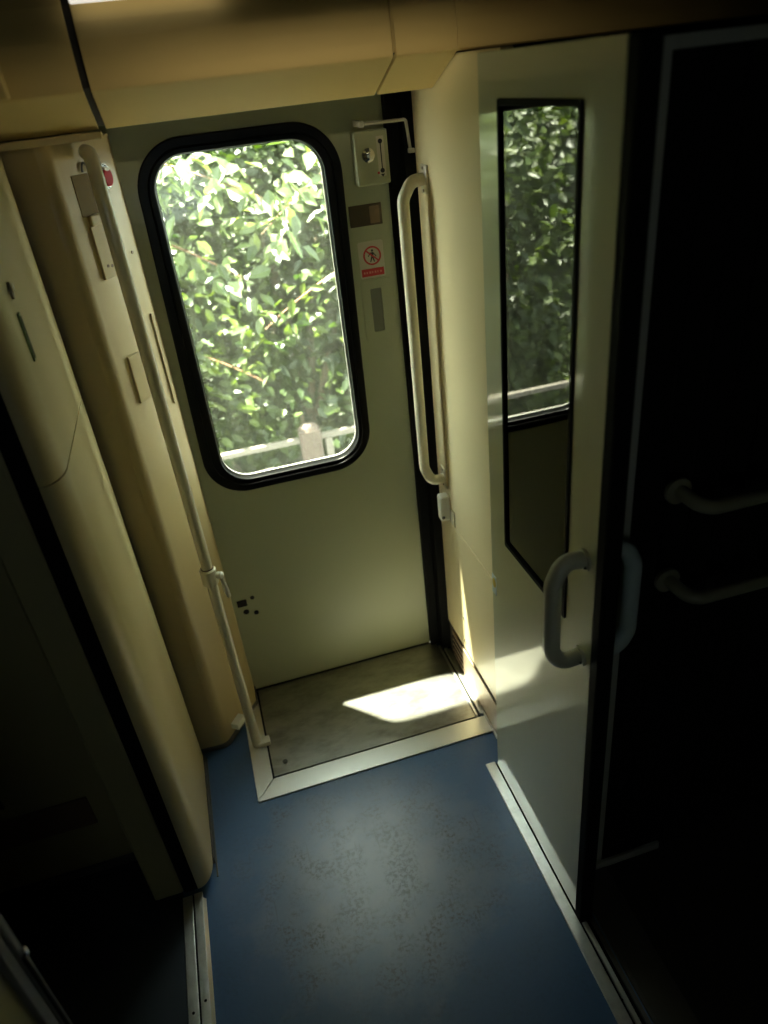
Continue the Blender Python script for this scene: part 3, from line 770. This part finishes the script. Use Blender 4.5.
# ================================================================== GANGWAY (dark, right)
gw = thing('wall_gangway', (1.3, 1.2, 0.0), 'black ribbed gangway wall behind the sliding door', 'wall', kind='structure')
MB().box(0.70, 2.0, 1.20, 1.25, 0.0, 2.112).out('wall_board', BELLOW, gw)
for k in range(16):
    x = 0.84 + 0.07*k
    MB().prism([(x, 1.20), (x + 0.032, 1.166), (x + 0.064, 1.20)], zplane(0.0, 2.08)).out('bellows_fold', BELLOW, gw)
tr = thing('trim_2', (0.80, 1.16, 0.0), 'thin grey metal frame strip bordering the dark gangway', 'trim', kind='structure')
MB().box(0.760, 0.793, 1.150, 1.200, 0.0, 2.10, 0.002).out('frame_strip', STRIPM, tr)
MB().box(0.793, 1.90, 1.150, 1.200, 2.080, 2.10, 0.002).out('frame_strip', STRIPM, tr)
MB().box(0.762, 0.98, 1.138, 1.149, 0.0, 0.028, 0.002).out('frame_strip', STRIPM, tr)
for z, cap in ((1.262, 'upper dark grab rail on the black gangway wall'), (1.022, 'lower dark grab rail on the black gangway wall')):
    g = thing('grab_rail', (0.91, 1.16, z), cap, 'grab rail')
    MB().tube(fillet([(0.912, 1.168, z), (0.925, 1.09, z - 0.012), (1.32, 1.085, z - 0.012), (1.335, 1.168, z)], 0.04, 8), 0.016, 18).out('rail_tube', RAILD, g, smooth=True)
    for x in (0.910, 1.337):
        MB().tube([(x, 1.168, z), (x, 1.158, z)], 0.031, 24).out('flange', RAILD, g)

# ================================================================== OUTSIDE
MB().box(-14, 14, 2.6, 16, -1.2, -1.0).out('ground', BALLAST, kind='structure', label='stony ground beside the track', cat='ground')
bank = MB()
bank.prism([(6.6, -1.05), (9.5, 1.2), (13, 2.4), (14, 2.4), (14, -1.05)], lambda u, v, k: (10 if k else -10, u, v))
bank.out('bank', GRASSG, kind='structure', label='dark overgrown bank behind the shrubs', cat='bank')

fn = thing('fence', (0.44, 3.6, -1.0), 'pale lineside fence with a stout post and thin rails outside the window', 'fence')
def post(x):
    poly = rrect(x - 0.057, x + 0.057, 3.55, 3.65, 0.02, 4)
    m = MB().prism(poly, zplane(-1.0, 0.495))
    m.tube([(x, 3.6, 0.495), (x, 3.6, 0.515), (x, 3.6, 0.528)], [0.054, 0.045, 0.012], 16)
    m.out('post', POSTM, fn, smooth=True)
for x in (-3.16, -1.36, 0.444, 2.24, 4.04): post(x)
MB().box(0.520, 0.560, 3.575, 3.615, -0.9, 0.43, 0.004).out('post', WOODW, fn, label='slimmer white upright')
for a, b in ((-3.10, -1.42), (-1.30, 0.387), (0.50, 2.18), (2.30, 3.98)):
    MB().box(a, b, 3.585, 3.615, 0.425, 0.455, 0.004).out('rail', WOODW, fn)
    MB().box(a, b, 3.592, 3.604, 0.300, 0.312, 0.002).out('rail', WOODW, fn)
    MB().box(a, b, 3.592, 3.604, 0.215, 0.225, 0.002).out('rail', WOODW, fn)
    MB().box(a, b, 3.590, 3.606, -0.30, -0.285, 0.002).out('rail', WOODW, fn)

# leaf template (8 tris, folded along the rib): local x = width, y = length
LV = np.array([(0, 0, 0), (0.24, 0.30, 0.05), (0.21, 0.62, 0.03), (0, 1.0, -0.10), (-0.21, 0.62, 0.03), (-0.24, 0.30, 0.05), (0, 0.45, -0.04)], dtype=np.float64)
LF = np.array([(0, 1, 6), (1, 2, 6), (2, 3, 6), (3, 4, 6), (4, 5, 6), (5, 0, 6)])

def frames(n, droop=0.3, upb=0.5):
    """random leaf frames: direction mostly outward to -y, normals mostly up."""
    d = rng.normal(size=(n, 3)); d[:, 1] -= 0.5; d[:, 2] = d[:, 2]*0.5 - droop
    d /= np.linalg.norm(d, axis=1)[:, None]
    u = rng.normal(size=(n, 3))*0.55; u[:, 2] += upb*2; u[:, 1] -= 0.5
    u -= (u*d).sum(1)[:, None]*d
    u /= np.linalg.norm(u, axis=1)[:, None]
    r = np.cross(d, u)
    return r, d, u

def foliage(name, parent, centres, radii, counts, size, mat, droop=0.3):
    V, F, off = [], [], 0
    base = np.array(parent['_base'])
    for c, r, n in zip(centres, radii, counts):
        q = rng.normal(size=(n, 3)); q /= np.linalg.norm(q, axis=1)[:, None]
        q *= (0.55 + 0.45*rng.random(n)**0.5)[:, None]
        q *= (1 + 0.12*np.sin(q[:, 0]*9 + q[:, 2]*7))[:, None]
        p = np.array(c) + q*np.array(r)
        rr, dd, uu = frames(n, droop)
        s = size*(0.6 + 0.8*rng.random(n))
        v = p[:, None, :] + (LV[None, :, 0, None]*rr[:, None, :] + LV[None, :, 1, None]*dd[:, None, :] + LV[None, :, 2, None]*uu[:, None, :])*s[:, None, None]
        V.append(v.reshape(-1, 3) - base)
        F.append((LF[None] + (np.arange(n)*7)[:, None, None]).reshape(-1, 3) + off)
        off += n*7
    V = np.concatenate(V); F = np.concatenate(F)
    me = bpy.data.meshes.new(name)
    me.vertices.add(len(V)); me.vertices.foreach_set('co', V.astype(np.float32).ravel())
    me.loops.add(F.size); me.loops.foreach_set('vertex_index', F.astype(np.int32).ravel())
    me.polygons.add(len(F)); me.polygons.foreach_set('loop_start', np.arange(0, F.size, 3, dtype=np.int32)); me.polygons.foreach_set('loop_total', np.full(len(F), 3, dtype=np.int32))
    me.update(calc_edges=True); me.validate()
    me.materials.append(mat)
    o = bpy.data.objects.new(name, me); COL.objects.link(o); o.parent = parent
    o['kind'] = 'stuff'
    return o

def shrub(x, y, w, d, h, n, size, mat, label, z0=-1.0):
    t = thing('shrub', (x, y, z0), label, 'shrub', group='shrubs behind the lineside fence')
    cs, rs_, ns = [], [], []
    k = 9
    for i in range(k):
        zc = z0 + h*(0.18 + 0.66*((i*0.618) % 1))
        cs.append((x + w*random.uniform(-0.34, 0.34), y + d*random.uniform(-0.3, 0.3), zc))
        rs_.append((w*random.uniform(0.24, 0.36), d*random.uniform(0.28, 0.42), h*random.uniform(0.15, 0.24)))
        ns.append(n // k)
    foliage('foliage', t, cs, rs_, ns, size, mat)
    m = MB()
    m.tube([(x, y, z0), (x + 0.08, y, z0 + h*0.35), (x - 0.05, y + 0.05, z0 + h*0.75)], [0.06, 0.045, 0.02], 8)
    for c in cs[:5]:
        m.tube([(x + 0.05, y, z0 + h*0.2), ((x + c[0])/2, (y + c[1])/2, (z0 + h*0.2 + c[2])/2 + 0.05), c], [0.035, 0.025, 0.01], 6)
    m.out('trunk', BARK, t, smooth=True)
    return t
shrub(-0.55, 4.75, 1.5, 1.2, 3.3, 6500, 0.085, LEAF_A, 'mid green shrub showing at the pane edge nearest the grab pole')
shrub(0.55, 4.95, 1.5, 1.3, 3.5, 9000, 0.080, LEAF_B, 'dense deep green shrub rising behind the stout fence post')
shrub(1.60, 4.80, 1.5, 1.2, 3.4, 6500, 0.085, LEAF_A, 'mid green shrub reaching past the hinge edge of the door window')
shrub(-1.9, 5.1, 1.7, 1.3, 3.2, 4000, 0.09, LEAF_B, 'deep green shrub beyond the pillar, hidden by the door leaf')
shrub(2.9, 5.1, 1.8, 1.3, 3.6, 4000, 0.09, LEAF_B, 'deep green shrub farthest along the fence past the gangway')
for tx_, ty_, hh in ((-3.6, 8.4, 9.6), (0.2, 8.0, 10.2), (4.2, 8.5, 9.4)):  # tall trees added out of view; their height cuts sky light on the floor
    t = shrub(tx_, ty_, 4.6, 2.4, hh, 9000, 0.30, LEAF_B, {-3.6: 'added tall tree blocking sky light over the bank toward the side compartment', 0.2: 'added tallest tree blocking sky light over the bank opposite the door window', 4.2: 'added tall tree blocking sky light over the bank past the gangway'}[tx_], -0.6)
    t.name = 'tree'; t['category'] = 'tree'; t['group'] = 'tall trees added on the bank to block sky light'
shrub(0.0, 6.5, 2.4, 1.5, 4.4, 7000, 0.11, LEAF_B, 'taller dark tree crown standing behind the shrubs')
shrub(2.2, 6.6, 2.6, 1.5, 4.4, 6000, 0.11, LEAF_B, 'second taller dark tree crown behind the shrubs')

# near leafy branches hanging in front of the shrubs: every leaf is a part
lm = bpy.data.meshes.new('leaf')
lm.from_pydata([tuple(v) for v in LV], [], [tuple(int(i) for i in f) for f in LF])
lm.materials.append(LEAF_C)
lm2 = lm.copy(); lm2.materials.clear(); lm2.materials.append(LEAF_A)
def branch(p0, p1, nleaf, size, mesh, label, sag=0.15):
    t = thing('leafy_branch', p0, label, 'branch', group='branches hanging over the fence')
    a, b = Vector(p0), Vector(p1)
    pts = []
    for i in range(7):
        s = i/6
        p = a.lerp(b, s); p.z -= sag*s*s
        pts.append(p)
    MB().tube(pts, [0.007 - 0.0008*i for i in range(7)], 8).out('stem', REDSTEM, t, smooth=True)
    for i in range(nleaf):
        s = (i + 0.5)/nleaf
        p = a.lerp(b, s); p.z -= sag*s*s
        p += Vector((random.gauss(0, 0.09), random.gauss(0, 0.08), random.gauss(-0.02, 0.10)))
        rr, dd, uu = frames(1, 0.55)
        r, d, u = Vector(rr[0]), Vector(dd[0]), Vector(uu[0])
        sz = size*random.uniform(0.7, 1.3)
        M = Matrix(((r.x*sz, d.x*sz, u.x*sz, p.x - a.x), (r.y*sz, d.y*sz, u.y*sz, p.y - a.y), (r.z*sz, d.z*sz, u.z*sz, p.z - a.z), (0, 0, 0, 1)))
        o = bpy.data.objects.new('leaf', mesh); COL.objects.link(o); o.parent = t
        o.matrix_local = M
    return t
branch((-0.40, 4.15, 1.95), (0.55, 3.75, 1.72), 130, 0.115, lm, 'pale sunlit branch crossing the top of the window')
branch((-0.45, 4.20, 1.62), (0.30, 3.85, 1.40), 100, 0.11, lm, 'pale branch low beside the pole-side edge of the window')
branch((1.20, 4.20, 1.85), (0.40, 3.80, 1.62), 110, 0.115, lm, 'pale branch reaching in from the lock-box side of the window')
branch((1.05, 4.25, 1.20), (0.35, 4.00, 1.10), 90, 0.085, lm2, 'yellow-green branch in the middle of the window')
branch((-0.35, 4.25, 0.95), (0.30, 4.00, 0.80), 90, 0.08, lm2, 'small-leaved green branch above the fence rail')
